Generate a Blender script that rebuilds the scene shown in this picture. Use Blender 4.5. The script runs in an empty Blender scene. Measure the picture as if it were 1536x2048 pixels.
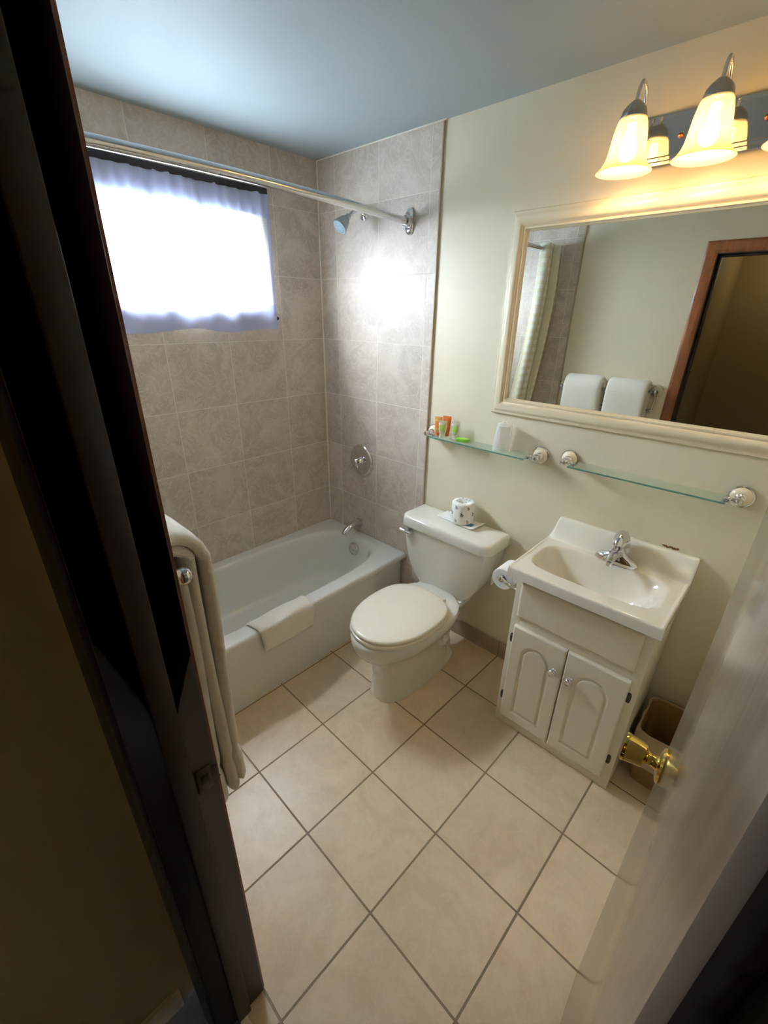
import bpy, bmesh, math, random
from mathutils import Vector, Matrix
random.seed(7)
PI = math.pi
sc = bpy.context.scene
COL = sc.collection

# ------------------------------------------------------------------ camera, light, exposure
CAM = Vector((2.2239, -1.8197, 1.7197))
cam_d = bpy.data.cameras.new('camera'); cam = bpy.data.objects.new('camera', cam_d); COL.objects.link(cam)
Rr = Vector((.72425563, .68938483, .0142247)); Uu = Vector((-.29407218, .29015629, .91067606)); Ff = Vector((-.62367887, .66374535, -.41287623))
cam.matrix_world = Matrix(((Rr.x, Uu.x, -Ff.x, CAM.x), (Rr.y, Uu.y, -Ff.y, CAM.y), (Rr.z, Uu.z, -Ff.z, CAM.z), (0, 0, 0, 1)))
cam_d.sensor_fit = 'VERTICAL'; cam_d.sensor_height = 36; cam_d.lens = 877.28 * 36 / 2048
cam_d.clip_start = .01; cam_d.clip_end = 100
sc.camera = cam

SKY_COL = (.84, .93, 1.0); HORIZON_COL = (.30, .34, .37); GROUND_COL = (.09, .11, .12); SKY_STRENGTH = 215.0
LAMP_W = .24; LAMP_COL = (1.0, .66, .32); BULB_EMIT = 16
world = bpy.data.worlds.new('sky'); sc.world = world; world.use_nodes = True
wt = world.node_tree; bg = wt.nodes['Background']; bg.inputs[1].default_value = SKY_STRENGTH
tc = wt.nodes.new('ShaderNodeTexCoord'); sp_ = wt.nodes.new('ShaderNodeSeparateXYZ'); mr = wt.nodes.new('ShaderNodeMapRange'); mx = wt.nodes.new('ShaderNodeMix'); mx.data_type = 'RGBA'
wt.links.new(tc.outputs['Generated'], sp_.inputs[0]); wt.links.new(sp_.outputs[2], mr.inputs[0]); mr.inputs[1].default_value = -.10; mr.inputs[2].default_value = .02
mx.inputs[6].default_value = (*GROUND_COL, 1); # darker ground below the horizon
mx.inputs[7].default_value = (*HORIZON_COL, 1)
mr2 = wt.nodes.new('ShaderNodeMapRange'); mx2 = wt.nodes.new('ShaderNodeMix'); mx2.data_type = 'RGBA'      # overcast: brightest overhead
wt.links.new(sp_.outputs[2], mr2.inputs[0]); mr2.inputs[1].default_value = 0; mr2.inputs[2].default_value = .9
wt.links.new(mr2.outputs[0], mx2.inputs[0]); wt.links.new(mx.outputs[2], mx2.inputs[6]); mx2.inputs[7].default_value = (*SKY_COL, 1)
wt.links.new(mr.outputs[0], mx.inputs[0]); wt.links.new(mx2.outputs[2], bg.inputs[0])
# portal in the window opening: guides daylight sampling
pl = bpy.data.lights.new('window_daylight', 'AREA'); pl.shape = 'RECTANGLE'; pl.size = .82; pl.size_y = .42; pl.cycles.is_portal = True
po = bpy.data.objects.new('window_daylight', pl); COL.objects.link(po); po.location = (-.13, -.82, 1.94); po.rotation_euler = (0, -PI / 2, 0)
# added unseen fill light that lifts the dark hallway wall
hl = bpy.data.lights.new('hallway_fill', 'POINT'); hl.energy = .8; hl.color = (1, .8, .5); hl.shadow_soft_size = .15
ho = bpy.data.objects.new('hallway_fill', hl); COL.objects.link(ho); ho.location = (1.95, -3.1, 2.2)
sc.view_settings.view_transform = 'Standard'; sc.view_settings.look = 'None'; sc.view_settings.gamma = 1; sc.view_settings.exposure = 1.78
sc.view_settings.use_curve_mapping = False
sc.cycles.max_bounces = 10; sc.cycles.diffuse_bounces = 6; sc.cycles.glossy_bounces = 5; sc.cycles.transparent_max_bounces = 12
sc.cycles.transmission_bounces = 8
sc.cycles.caustics_reflective = False; sc.cycles.caustics_refractive = False; sc.cycles.sample_clamp_indirect = 4

W = 1.628; H = 2.44; XR = 2.375; TUBX = .716; ZT = .378

# ------------------------------------------------------------------ materials
def lin(c):
    return tuple(((v / 255 + .055) / 1.055) ** 2.4 if v / 255 > .04045 else v / 255 / 12.92 for v in c)
class NT:
    def __init__(s, name):
        s.m = bpy.data.materials.new(name); s.m.use_nodes = True; s.t = s.m.node_tree; s.t.nodes.clear()
        s.out = s.n('ShaderNodeOutputMaterial')
    def n(s, k, **kw):
        nd = s.t.nodes.new(k)
        for a, b in kw.items(): setattr(nd, a, b)
        return nd
    def l(s, a, b): s.t.links.new(a, b)
    def put(s, inp, v):
        if isinstance(v, bpy.types.NodeSocket): s.l(v, inp)
        elif v is not None:
            if isinstance(v, (tuple, list)) and len(v) == 3 and inp.type == 'RGBA': v = (*v, 1)
            inp.default_value = v
    def math(s, op, a, b=None, c=None):
        nd = s.n('ShaderNodeMath', operation=op)
        for i, v in enumerate((a, b, c)):
            if v is not None: s.put(nd.inputs[i], v)
        return nd.outputs[0]
    def mix(s, f, a, b):
        nd = s.n('ShaderNodeMix', data_type='RGBA'); s.put(nd.inputs[0], f); s.put(nd.inputs[6], a); s.put(nd.inputs[7], b); return nd.outputs[2]
    def pos(s): return s.n('ShaderNodeNewGeometry').outputs['Position']
    def obj(s): return s.n('ShaderNodeTexCoord').outputs['Object']
    def noise(s, vec, scale, detail=4, rough=.5, dist=0, out=0):
        nd = s.n('ShaderNodeTexNoise'); s.put(nd.inputs['Vector'], vec); nd.inputs['Scale'].default_value = scale
        nd.inputs['Detail'].default_value = detail; nd.inputs['Roughness'].default_value = rough; nd.inputs['Distortion'].default_value = dist
        return nd.outputs[out]
    def scalev(s, vec, v):
        nd = s.n('ShaderNodeMapping'); s.l(vec, nd.inputs[0]); nd.inputs['Scale'].default_value = v; return nd.outputs[0]
    def ramp(s, f, stops):
        nd = s.n('ShaderNodeValToRGB'); s.l(f, nd.inputs[0]); e = nd.color_ramp.elements
        while len(e) < len(stops): e.new(.5)
        for i, (p, c) in enumerate(stops): e[i].position = p; e[i].color = (*c, 1) if len(c) == 3 else c
        return nd.outputs[0]
    def smooth(s, v, a, b, lo=0., hi=1.):
        nd = s.n('ShaderNodeMapRange', interpolation_type='SMOOTHSTEP'); s.put(nd.inputs[0], v)
        for i, q in enumerate((a, b, lo, hi)): nd.inputs[i + 1].default_value = q
        return nd.outputs[0]
    def bump(s, h, strength=.3, dist=.001):
        nd = s.n('ShaderNodeBump'); s.l(h, nd.inputs['Height']); nd.inputs['Strength'].default_value = strength; nd.inputs['Distance'].default_value = dist
        return nd.outputs[0]
    def bsdf(s, color, rough=.5, metal=0., normal=None, **kw):
        nd = s.n('ShaderNodeBsdfPrincipled'); s.put(nd.inputs['Base Color'], color); s.put(nd.inputs['Roughness'], rough); s.put(nd.inputs['Metallic'], metal)
        if normal is not None: s.l(normal, nd.inputs['Normal'])
        for k, v in kw.items(): s.put(nd.inputs[k.replace('_', ' ')], v)
        s.l(nd.outputs[0], s.out.inputs[0]); return nd

def simple(name, rgb, rough=.5, metal=0., var=.04, bump=0., scale=8, **kw):
    t = NT(name); c = lin(rgb)
    n = t.noise(t.pos(), scale, 3)
    col = t.mix(n, tuple(max(0, v * (1 - var)) for v in c), tuple(min(1, v * (1 + var)) for v in c))
    nb = t.bump(t.noise(t.pos(), scale * 30, 2), bump, .0005) if bump else None
    t.bsdf(col, rough, metal, nb, **kw)
    return t.m

def tile(name, uvec, vvec, ou, ov, su, sv, gw, ca, cb, cv, grout, rough, bumpd=.0012, vein=6., veinamt=.5):
    """rectangular tiles on the plane spanned by uvec, vvec (world vectors)"""
    t = NT(name); P = t.pos()
    def dot(v):
        nd = t.n('ShaderNodeVectorMath', operation='DOT_PRODUCT'); t.l(P, nd.inputs[0]); nd.inputs[1].default_value = v; return nd.outputs['Value']
    u = t.math('DIVIDE', t.math('SUBTRACT', dot(uvec), ou), su); v = t.math('DIVIDE', t.math('SUBTRACT', dot(vvec), ov), sv)
    def edge(q, sz):
        f = t.math('FRACT', q); return t.math('MULTIPLY', t.math('MINIMUM', f, t.math('SUBTRACT', 1., f)), sz)
    d = t.math('MINIMUM', edge(u, su), edge(v, sv))
    msk = t.smooth(d, gw * .5 - .0004, gw * .5 + .0006)
    cell = t.n('ShaderNodeCombineXYZ'); t.l(t.math('FLOOR', u), cell.inputs[0]); t.l(t.math('FLOOR', v), cell.inputs[1])
    wn = t.n('ShaderNodeTexWhiteNoise', noise_dimensions='3D'); t.l(cell.outputs[0], wn.inputs['Vector'])
    add = t.n('ShaderNodeVectorMath', operation='MULTIPLY_ADD'); t.l(wn.outputs['Color'], add.inputs[0]); add.inputs[1].default_value = (9, 9, 9); t.l(P, add.inputs[2])
    n1 = t.noise(add.outputs[0], vein, 6, .62, 1.6)
    n2 = t.noise(add.outputs[0], vein * 2.2, 5, .6, 2.5)
    base = t.mix(t.smooth(n1, .32, .68), ca, cb)
    ve = t.smooth(t.math('ABSOLUTE', t.math('SUBTRACT', n2, .5)), 0., .045, veinamt, 0.)
    base = t.mix(ve, base, cv)
    tint = t.n('ShaderNodeMix', data_type='RGBA', blend_type='MULTIPLY'); tint.inputs[0].default_value = 1
    t.l(base, tint.inputs[6]); g = t.math('MULTIPLY_ADD', wn.outputs['Value'], .10, .95); cc = t.n('ShaderNodeCombineColor')
    for i in range(3): t.l(g, cc.inputs[i])
    t.l(cc.outputs[0], tint.inputs[7])
    col = t.mix(msk, grout, tint.outputs[2])
    hgt = t.math('MULTIPLY_ADD', n1, .12, msk)
    t.bsdf(col, t.math('MULTIPLY_ADD', msk, rough - .8, .8), 0., t.bump(hgt, .6, bumpd), IOR=1.45)
    return t.m

th = .0175; GX, GY, GS = 1.7032, -1.2995, .3283
fs, fc = math.sin(th), math.cos(th)
M = {}
M['floor'] = tile('floor_tile', (fs, fc, 0), (-fc, fs, 0), GX * fs + GY * fc, -GX * fc + GY * fs, GS, GS, .0064,
                  lin((226, 203, 174)), lin((214, 190, 160)), lin((230, 212, 188)), lin((140, 120, 96)), .33, .0012, 5., .25)
wa, wb, wv, wg = lin((204, 191, 178)), lin((182, 168, 154)), lin((218, 208, 198)), lin((228, 220, 208))
M['tile_x'] = tile('shower_tile_window_side', (0, -1, 0), (0, 0, 1), -.027, .0, .3255, .315, .0026, wa, wb, wv, wg, .42, .0008, 4.6, .5)
M['tile_y'] = tile('shower_tile_tap_side', (1, 0, 0), (0, 0, 1), .138, .0, .3155, .315, .0026, wa, wb, wv, wg, .42, .0008, 4.6, .5)
M['base_y'] = tile('baseboard_tile_y', (1, 0, 0), (0, 0, 1), 1.40, -.5, .3155, 2, .003, lin((172, 152, 128)), lin((160, 140, 116)), lin((176, 160, 138)), lin((120, 104, 84)), .35)
M['base_x'] = tile('baseboard_tile_x', (0, 1, 0), (0, 0, 1), .1, -.5, .3155, 2, .003, lin((172, 152, 128)), lin((160, 140, 116)), lin((176, 160, 138)), lin((120, 104, 84)), .35)
M['paint'] = simple('cream_wall_paint', (226, 217, 192), .45, var=.012, bump=.15, scale=3)
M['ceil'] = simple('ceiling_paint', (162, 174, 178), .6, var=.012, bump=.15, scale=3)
M['hall'] = simple('hall_wall_paint', (178, 160, 120), .6, var=.03, bump=.2, scale=3)
M['hallfloor'] = simple('hall_carpet', (50, 42, 34), .95, var=.4, bump=.8, scale=60)
M['caulk'] = simple('white_caulk', (244, 238, 224), .5)
M['edge'] = simple('tile_edge_strip', (176, 158, 134), .4, .0)
M['cream'] = simple('cream_frame_paint', (226, 214, 186), .34, var=.02, bump=.08, scale=10)
M['tub'] = simple('tub_enamel', (232, 233, 229), .13, var=.01, Coat_Weight=.5, Coat_Roughness=.05)
M['china'] = simple('white_china', (232, 229, 218), .1, var=.01, Coat_Weight=.5, Coat_Roughness=.04)
M['seat'] = simple('seat_plastic', (236, 228, 210), .22, var=.01)
M['sink'] = simple('cultured_marble', (236, 232, 220), .12, var=.01, Coat_Weight=.6, Coat_Roughness=.05)
M['cab'] = simple('white_cabinet_paint', (228, 220, 200), .3, var=.012, bump=.08, scale=10)
M['chrome'] = simple('chrome', (225, 225, 228), .06, 1., var=.01)
M['nickel'] = simple('satin_nickel', (178, 180, 186), .28, 1., var=.03)
M['dkmetal'] = simple('worn_hinge_metal', (92, 84, 74), .4, .9, var=.3, scale=90)
M['brass'] = simple('polished_brass', (214, 186, 100), .1, 1., var=.05)
M['copper'] = simple('copper_screw', (205, 110, 60), .2, 1.)
M['ceramic'] = simple('cream_ceramic', (236, 226, 200), .12, Coat_Weight=.5)
M['dark'] = simple('dark_bronze', (34, 28, 34), .4, .3)
M['black'] = simple('black_rubber', (16, 16, 16), .5)
M['face'] = simple('spray_face', (150, 172, 182), .35, .2, var=.1, scale=200)
M['paper'] = simple('white_paper', (242, 240, 236), .8, var=.02, bump=.3, scale=30)
M['print'] = simple('dark_ink', (52, 54, 66), .6)
M['blue'] = simple('blue_print', (70, 140, 180), .5)
M['orange'] = simple('orange_sachet', (206, 112, 44), .3, var=.1, scale=60)
M['amber'] = simple('amber_gel', (214, 160, 84), .25, var=.12, scale=60)
M['green'] = simple('green_soap_wrap', (124, 190, 60), .25, var=.1, scale=60)
M['lime'] = simple('green_label', (150, 186, 84), .4, var=.1, scale=90)
M['cardboard'] = simple('cardboard', (150, 120, 90), .8)
M['bin'] = simple('tan_bin_plastic', (150, 118, 74), .35, var=.05)
M['stop'] = simple('rust', (120, 80, 50), .7)

def wood(name, a, b, rough, coat, coat_rough=.1):
    t = NT(name); p = t.scalev(t.pos(), (9, 9, .7))
    n = t.noise(p, 3.5, 7, .6, 1.2)
    col = t.ramp(n, [(.3, lin(a)), (.7, lin(b))])
    t.bsdf(col, rough, 0., t.bump(n, .25, .0006), Coat_Weight=coat, Coat_Roughness=coat_rough)
    return t.m
M['wood'] = wood('varnished_brown_wood', (118, 62, 30), (158, 92, 48), .4, .3, .2)
M['wooddark'] = wood('dark_brown_wood', (30, 16, 11), (46, 25, 16), .5, .06, .3)  # darker wood tone for jamb, stop and hall-side casing
M['door'] = wood('door_veneer', (98, 82, 66), (122, 106, 88), .35, 1., .16)

t = NT('terry_towel'); P = t.pos()
n = t.noise(P, 420, 2, .6); n2 = t.noise(P, 60, 3)
col = t.mix(n, lin((234, 227, 214)), lin((250, 246, 238)))
t.bsdf(col, .95, 0., t.bump(t.math('ADD', n, n2), .8, .0022), Sheen_Weight=.4)
M['terry'] = t.m

def cloth(name, rgb, transp, transl, stripes=None):
    t = NT(name); c = lin(rgb); P = t.pos(); colr = c
    if stripes:
        sep = t.n('ShaderNodeSeparateXYZ'); t.l(P, sep.inputs[0])
        f = t.math('FRACT', t.math('MULTIPLY', sep.outputs[2], stripes))
        s = t.smooth(t.math('ABSOLUTE', t.math('SUBTRACT', f, .5)), .2, .35)
    d = t.n('ShaderNodeBsdfDiffuse'); d.inputs[0].default_value = (*c, 1)
    tl = t.n('ShaderNodeBsdfTranslucent'); tl.inputs[0].default_value = (*c, 1)
    tp = t.n('ShaderNodeBsdfTransparent'); tp.inputs[0].default_value = (1, 1, 1, 1)
    m1 = t.n('ShaderNodeMixShader'); m1.inputs[0].default_value = transl; t.l(d.outputs[0], m1.inputs[1]); t.l(tl.outputs[0], m1.inputs[2])
    m2 = t.n('ShaderNodeMixShader'); t.l(m1.outputs[0], m2.inputs[1]); t.l(tp.outputs[0], m2.inputs[2])
    if stripes: t.put(m2.inputs[0], t.math('MULTIPLY_ADD', s, -transp * .35, transp))
    else: m2.inputs[0].default_value = transp
    t.l(m2.outputs[0], t.out.inputs[0]); return t.m
M['sheer'] = cloth('sheer_curtain', (236, 238, 246), .175, .27, 90)
M['hem'] = cloth('curtain_hem', (208, 214, 242), .0, .36)

t = NT('shower_curtain'); P = t.obj(); sep = t.n('ShaderNodeSeparateXYZ'); t.l(t.n('ShaderNodeUVMap').outputs[0], sep.inputs[0])
def sq(o, k):
    return t.smooth(t.math('ABSOLUTE', t.math('SUBTRACT', t.math('FRACT', t.math('MULTIPLY', o, k)), .5)), .22, .26)
s = t.math('MULTIPLY', sq(sep.outputs[0], 16), sq(sep.outputs[1], 34))
col = t.mix(s, lin((232, 226, 200)), lin((250, 248, 236)))
t.bsdf(col, t.math('MULTIPLY_ADD', s, -.25, .5), 0., Sheen_Weight=.3); M['showercurtain'] = t.m

def glass(name, col, rough=0., ior=1.5):
    t = NT(name); g = t.n('ShaderNodeBsdfGlass'); g.inputs[0].default_value = (*col, 1); g.inputs['Roughness'].default_value = rough; g.inputs['IOR'].default_value = ior
    tp = t.n('ShaderNodeBsdfTransparent'); tp.inputs[0].default_value = (*col, 1)
    lw = t.n('ShaderNodeLayerWeight'); lw.inputs[0].default_value = .35
    m = t.n('ShaderNodeMixShader'); m.inputs[0].default_value = .82; t.l(g.outputs[0], m.inputs[1]); t.l(tp.outputs[0], m.inputs[2])
    t.l(m.outputs[0], t.out.inputs[0]); return t.m
def thin(name, col, opac, rough=.1, edge=.5):
    """thin clear film: transparent with a glossy skin"""
    t = NT(name); tp = t.n('ShaderNodeBsdfTransparent'); tp.inputs[0].default_value = (*col, 1)
    b = t.n('ShaderNodeBsdfPrincipled'); b.inputs['Base Color'].default_value = (*col, 1); b.inputs['Roughness'].default_value = rough
    lw = t.n('ShaderNodeLayerWeight'); lw.inputs[0].default_value = .3
    f = t.math('MINIMUM', t.math('MULTIPLY_ADD', lw.outputs['Facing'], edge, opac), 1.)
    m = t.n('ShaderNodeMixShader'); t.l(f, m.inputs[0]); t.l(tp.outputs[0], m.inputs[1]); t.l(b.outputs[0], m.inputs[2]); t.l(m.outputs[0], t.out.inputs[0]); return t.m
M['shelfglass'] = thin('shelf_glass', (.90, .96, .93), .03, .03, .15)
M['glassedge'] = simple('green_glass_edge', (96, 142, 124), .1, var=.1)
M['pane'] = glass('window_pane', (.96, .98, 1.))
M['film'] = thin('plastic_wrap', (.95, .95, .95), .12, .12)
M['liner'] = thin('bin_liner_film', (.72, .56, .36), .5, .2)
M['tubeplastic'] = thin('clear_tube', (.88, .90, .78), .45, .2)
t = NT('mirror_glass'); t.bsdf((.86, .90, .88), .0, 1.); M['mirror'] = t.m
# frosted shade
t = NT('frosted_alabaster_glass'); P = t.obj(); nz = t.noise(P, 26, 5, .6, 1.)
c = t.mix(nz, (.92, .82, .60), (1., .94, .80))
d = t.n('ShaderNodeBsdfPrincipled'); t.l(c, d.inputs['Base Color']); d.inputs['Roughness'].default_value = .25
tl = t.n('ShaderNodeBsdfTranslucent'); t.l(c, tl.inputs[0]); tp = t.n('ShaderNodeBsdfTransparent'); t.l(c, tp.inputs[0])
m1 = t.n('ShaderNodeMixShader'); m1.inputs[0].default_value = .24; t.l(d.outputs[0], m1.inputs[1]); t.l(tl.outputs[0], m1.inputs[2])
m2 = t.n('ShaderNodeMixShader'); m2.inputs[0].default_value = .27; t.l(m1.outputs[0], m2.inputs[1]); t.l(tp.outputs[0], m2.inputs[2]); t.l(m2.outputs[0], t.out.inputs[0])
M['shade'] = t.m
t = NT('lit_bulb'); e = t.n('ShaderNodeEmission'); e.inputs[0].default_value = (1, .72, .36, 1); e.inputs[1].default_value = BULB_EMIT; t.l(e.outputs[0], t.out.inputs[0]); M['bulb'] = t.m

# ------------------------------------------------------------------ mesh helpers
def nb(): return bmesh.new()
def box(bm, x0, x1, y0, y1, z0, z1, bev=0., seg=2):
    r = bmesh.ops.create_cube(bm, size=1.); vs = r['verts']
    for v in vs: v.co = Vector(((x0 + x1) / 2 + v.co.x * (x1 - x0), (y0 + y1) / 2 + v.co.y * (y1 - y0), (z0 + z1) / 2 + v.co.z * (z1 - z0)))
    if bev:
        es = list({e for v in vs for e in v.link_edges})
        bmesh.ops.bevel(bm, geom=es, offset=bev, segments=seg, profile=.5, affect='EDGES')
def frame_for(axis):
    a = Vector(axis).normalized(); h = Vector((0, 0, 1)) if abs(a.z) < .9 else Vector((1, 0, 0))
    u = a.cross(h).normalized(); return u, a.cross(u).normalized(), a
def rings(bm, rs, cap0=True, cap1=True, closed=False):
    vs = [[bm.verts.new(p) for p in r] for r in rs]; n = len(vs[0])
    pairs = list(zip(vs, vs[1:])) + ([(vs[-1], vs[0])] if closed else [])
    for a, b in pairs:
        for i in range(n):
            bm.faces.new((a[i], a[(i + 1) % n], b[(i + 1) % n], b[i]))
    if not closed:
        if cap0: bm.faces.new(vs[0][::-1])
        if cap1: bm.faces.new(vs[-1])
    return vs
def lathe(bm, prof, org, axis=(0, 0, 1), n=32, cap0=True, cap1=True):
    u, v, a = frame_for(axis); o = Vector(org)
    rs = [[o + a * h + (u * math.cos(2 * PI * i / n) + v * math.sin(2 * PI * i / n)) * max(r, 1e-5) for i in range(n)] for r, h in prof]
    rings(bm, rs, cap0, cap1)
def ball(bm, c, r, n=20):
    lathe(bm, [(r * math.sin(PI * k / 12), -r * math.cos(PI * k / 12)) for k in range(13)], c, (0, 0, 1), n)
def tube(bm, pts, r, n=14, cap=True, flat=(1, 1)):
    pts = [Vector(p) for p in pts]; N = len(pts); rr = r if isinstance(r, (list, tuple)) else [r] * N
    tang = [(pts[min(i + 1, N - 1)] - pts[max(i - 1, 0)]).normalized() for i in range(N)]
    u, v, _ = frame_for(tang[0]); rs = []
    for i in range(N):
        u = (u - tang[i] * u.dot(tang[i])).normalized(); v = tang[i].cross(u)
        rs.append([pts[i] + (u * math.cos(2 * PI * k / n) * flat[0] + v * math.sin(2 * PI * k / n) * flat[1]) * rr[i] for k in range(n)])
    rings(bm, rs, cap, cap)
def smooth_path(P, k=8):
    P = [Vector(p) for p in P]; Q = [P[0]] + P + [P[-1]]; out = []
    for i in range(1, len(Q) - 2):
        a, b, c, d = Q[i - 1:i + 3]
        for j in range(k):
            s = j / k; out.append(.5 * ((2 * b) + (c - a) * s + (2 * a - 5 * b + 4 * c - d) * s * s + (3 * b - a - 3 * c + d) * s ** 3))
    return out + [P[-1]]
def sup(cx, cy, hx, hy, n, N=64, z=0., hyn=None, thetas=None, nb_=None):
    """superellipse by rays; hy front (y-) and hyn back (y+) half lengths can differ"""
    out = []
    for i in range(N):
        a = 2 * PI * i / N if thetas is None else thetas[i]; c, s = math.cos(a), math.sin(a)
        h2 = (hyn if (hyn is not None and s > 0) else hy)
        m = nb_ if (nb_ and s > 0) else n
        r = (abs(c / hx) ** m + abs(s / h2) ** m) ** (-1 / m)
        out.append(Vector((cx + c * r, cy + s * r, z)))
    return out
def prism(bm, pts2, f0, f1, bev=0.):
    """pts2 -> 3D through functions f0, f1 (front and back ring)"""
    rings(bm, [[f0(p) for p in pts2], [f1(p) for p in pts2]])
def finish(bm, name, mat, parent=None, ang=35, recalc=True, smooth=True):
    bmesh.ops.remove_doubles(bm, verts=bm.verts, dist=1e-6)
    if recalc: bmesh.ops.recalc_face_normals(bm, faces=bm.faces)
    me = bpy.data.meshes.new(name); bm.to_mesh(me); bm.free()
    if smooth:
        me.polygons.foreach_set('use_smooth', [True] * len(me.polygons))
        me.set_sharp_from_angle(angle=math.radians(ang))
    mats = mat if isinstance(mat, (list, tuple)) else [mat]
    for m_ in mats: me.materials.append(M[m_] if isinstance(m_, str) else m_)
    o = bpy.data.objects.new(name, me); COL.objects.link(o)
    if parent is not None:
        o.parent = parent
        o.matrix_parent_inverse = Matrix.Translation(-parent.location) if parent.type == 'EMPTY' else Matrix.Identity(4)
    return o
def thing(name, label, cat, loc, group=None):
    o = bpy.data.objects.new(name, None); COL.objects.link(o); o.location = loc; o.empty_display_size = .05
    o['label'] = label; o['category'] = cat
    if group: o['group'] = group
    return o
def tag(o, label, cat, group=None, kind=None):
    o['label'] = label; o['category'] = cat
    if group: o['group'] = group
    if kind: o['kind'] = kind
    return o
def struct(o, label, cat): return tag(o, label, cat, None, 'structure')
def boxobj(name, dims, mat, parent=None, bev=0., seg=2):
    bm = nb(); box(bm, *dims, bev, seg); return finish(bm, name, mat, parent)
def dup(root, delta, label=None):
    r = root.copy(); COL.objects.link(r); r.location = root.location + Vector(delta)
    if label: r['label'] = label
    for ch in list(root.children):
        c = ch.copy(); COL.objects.link(c); c.parent = r
        if ch.type == 'MESH':
            pass
        for g in list(ch.children):
            d = g.copy(); COL.objects.link(d); d.parent = c
            if g.data and ch.data and False: pass
    return r
def grid(bm, nu, nv, fn, flip=False):
    vs = [[bm.verts.new(fn(i / nu, j / nv)) for j in range(nv + 1)] for i in range(nu + 1)]
    for i in range(nu):
        for j in range(nv):
            q = (vs[i][j], vs[i + 1][j], vs[i + 1][j + 1], vs[i][j + 1]); bm.faces.new(q[::-1] if flip else q)
    return vs
def clampf(x, a=0., b=1.): return max(a, min(b, x))
def sstep(x, a, b):
    t_ = clampf((x - a) / (b - a)); return t_ * t_ * (3 - 2 * t_)

# ------------------------------------------------------------------ room shell
T = .12
struct(boxobj('floor', (0, XR, -W - .06, 0, -.05, 0), 'floor'), 'beige square ceramic floor tiles with brown grout', 'floor')
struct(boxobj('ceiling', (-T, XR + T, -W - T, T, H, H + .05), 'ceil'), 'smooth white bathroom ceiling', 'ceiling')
# window wall with opening
WY0, WY1, WZ0, WZ1 = -1.215, -.428, 1.745, 2.138
bm = nb()
box(bm, -T, 0, -W - T, T, 0, WZ0); box(bm, -T, 0, -W - T, T, WZ1, H); box(bm, -T, 0, -W - T, WY0, WZ0, WZ1); box(bm, -T, 0, WY1, T, WZ0, WZ1)
struct(finish(bm, 'wall_left', 'tile_x'), 'grey-beige marbled tile wall holding the window beside the tub', 'wall')
struct(boxobj('wall_back', (0, XR + T, 0, T, 0, H), 'paint'), 'cream painted wall with mirror, toilet and vanity', 'wall')
struct(boxobj('wall_tiled', (0, .819, -.009, 0, 0, H), 'tile_y'), 'grey-beige tiled shower wall carrying the shower head and taps', 'wall')
struct(boxobj('wall_right', (XR, XR + T, -W, 0, 0, H), 'paint'), 'cream painted wall behind the open door', 'wall')
XJ, XH, ZD = 1.611, 2.262, 2.055
bm = nb(); box(bm, 0, XJ - .02, -W - T, -W, 0, H); box(bm, XH + .02, XR + T, -W - T, -W, 0, H); box(bm, XJ - .02, XH + .02, -W - T, -W, ZD + .02, H)
struct(finish(bm, 'wall_front', ['paint']), 'cream painted wall around the doorway, holding the towel rack', 'wall')
bm = nb(); box(bm, 0, .819, -W, -W + .009, 0, H)
struct(finish(bm, 'wall_tiles_front', 'tile_y'), 'tiled strip of wall at the curtain end of the tub', 'wall')
struct(boxobj('trim_1', (.819, .825, -.011, 0, 0, H), 'edge'), 'narrow brown metal strip ending the tap side shower tiles', 'trim')
struct(boxobj('trim_2', (.819, .828, -W, -W + .012, 0, H), 'edge'), 'narrow brown strip ending the tiles on the towel wall', 'trim')
bm = nb(); box(bm, 0, .0075, -.0155, -.009, ZT, H, .002); struct(finish(bm, 'trim_3', 'caulk'), 'pale caulk line in the shower corner', 'trim')
bm = nb(); box(bm, .004, .84, -.0135, -.009, H - .005, H, .001); struct(finish(bm, 'trim_4', 'caulk'), 'white caulk line where shower tiles meet ceiling', 'trim')
struct(boxobj('baseboard_back', (.828, XR, -.011, 0, 0, .098), 'base_y', bev=.002), 'brown tile skirting behind toilet and vanity', 'baseboard')
struct(boxobj('baseboard_right', (XR - .011, XR, -W, -.011, 0, .098), 'base_x', bev=.002), 'brown tile skirting along the right wall', 'baseboard')
# hallway
struct(boxobj('hall_floor', (1.3, 3.1, -3.5, -W - .06, -.05, -.004), 'hallfloor'), 'dark carpet of the hallway', 'floor')
struct(boxobj('wall_hall_left', (1.36, 1.47, -3.5, -W - T, 0, H), 'hall'), 'dim olive hallway wall at the left edge', 'wall')
bm = nb(); box(bm, 3.0, 3.1, -3.5, -W - T, 0, H); struct(finish(bm, 'wall_hall_right', 'hall'), 'unlit hallway wall on the right', 'wall')
bm = nb(); box(bm, 1.36, 3.1, -3.6, -3.5, 0, H); struct(finish(bm, 'wall_hall_end', 'hall'), 'end wall of the hallway behind the viewer', 'wall')
bm = nb(); box(bm, XR + T, 3.1, -W - T, -W - T + .05, 0, H); struct(finish(bm, 'wall_hall_front', 'hall'), 'hallway wall beside the bathroom door', 'wall')
struct(boxobj('hall_ceiling', (1.3, 3.1, -3.6, -W - T, H, H + .05), 'hall'), 'unlit hallway ceiling', 'ceiling')
struct(boxobj('baseboard_hall', (1.47, 1.482, -3.5, -1.79, 0, .085), 'cream', bev=.003), 'cream skirting along the dim hallway wall', 'baseboard')
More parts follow.
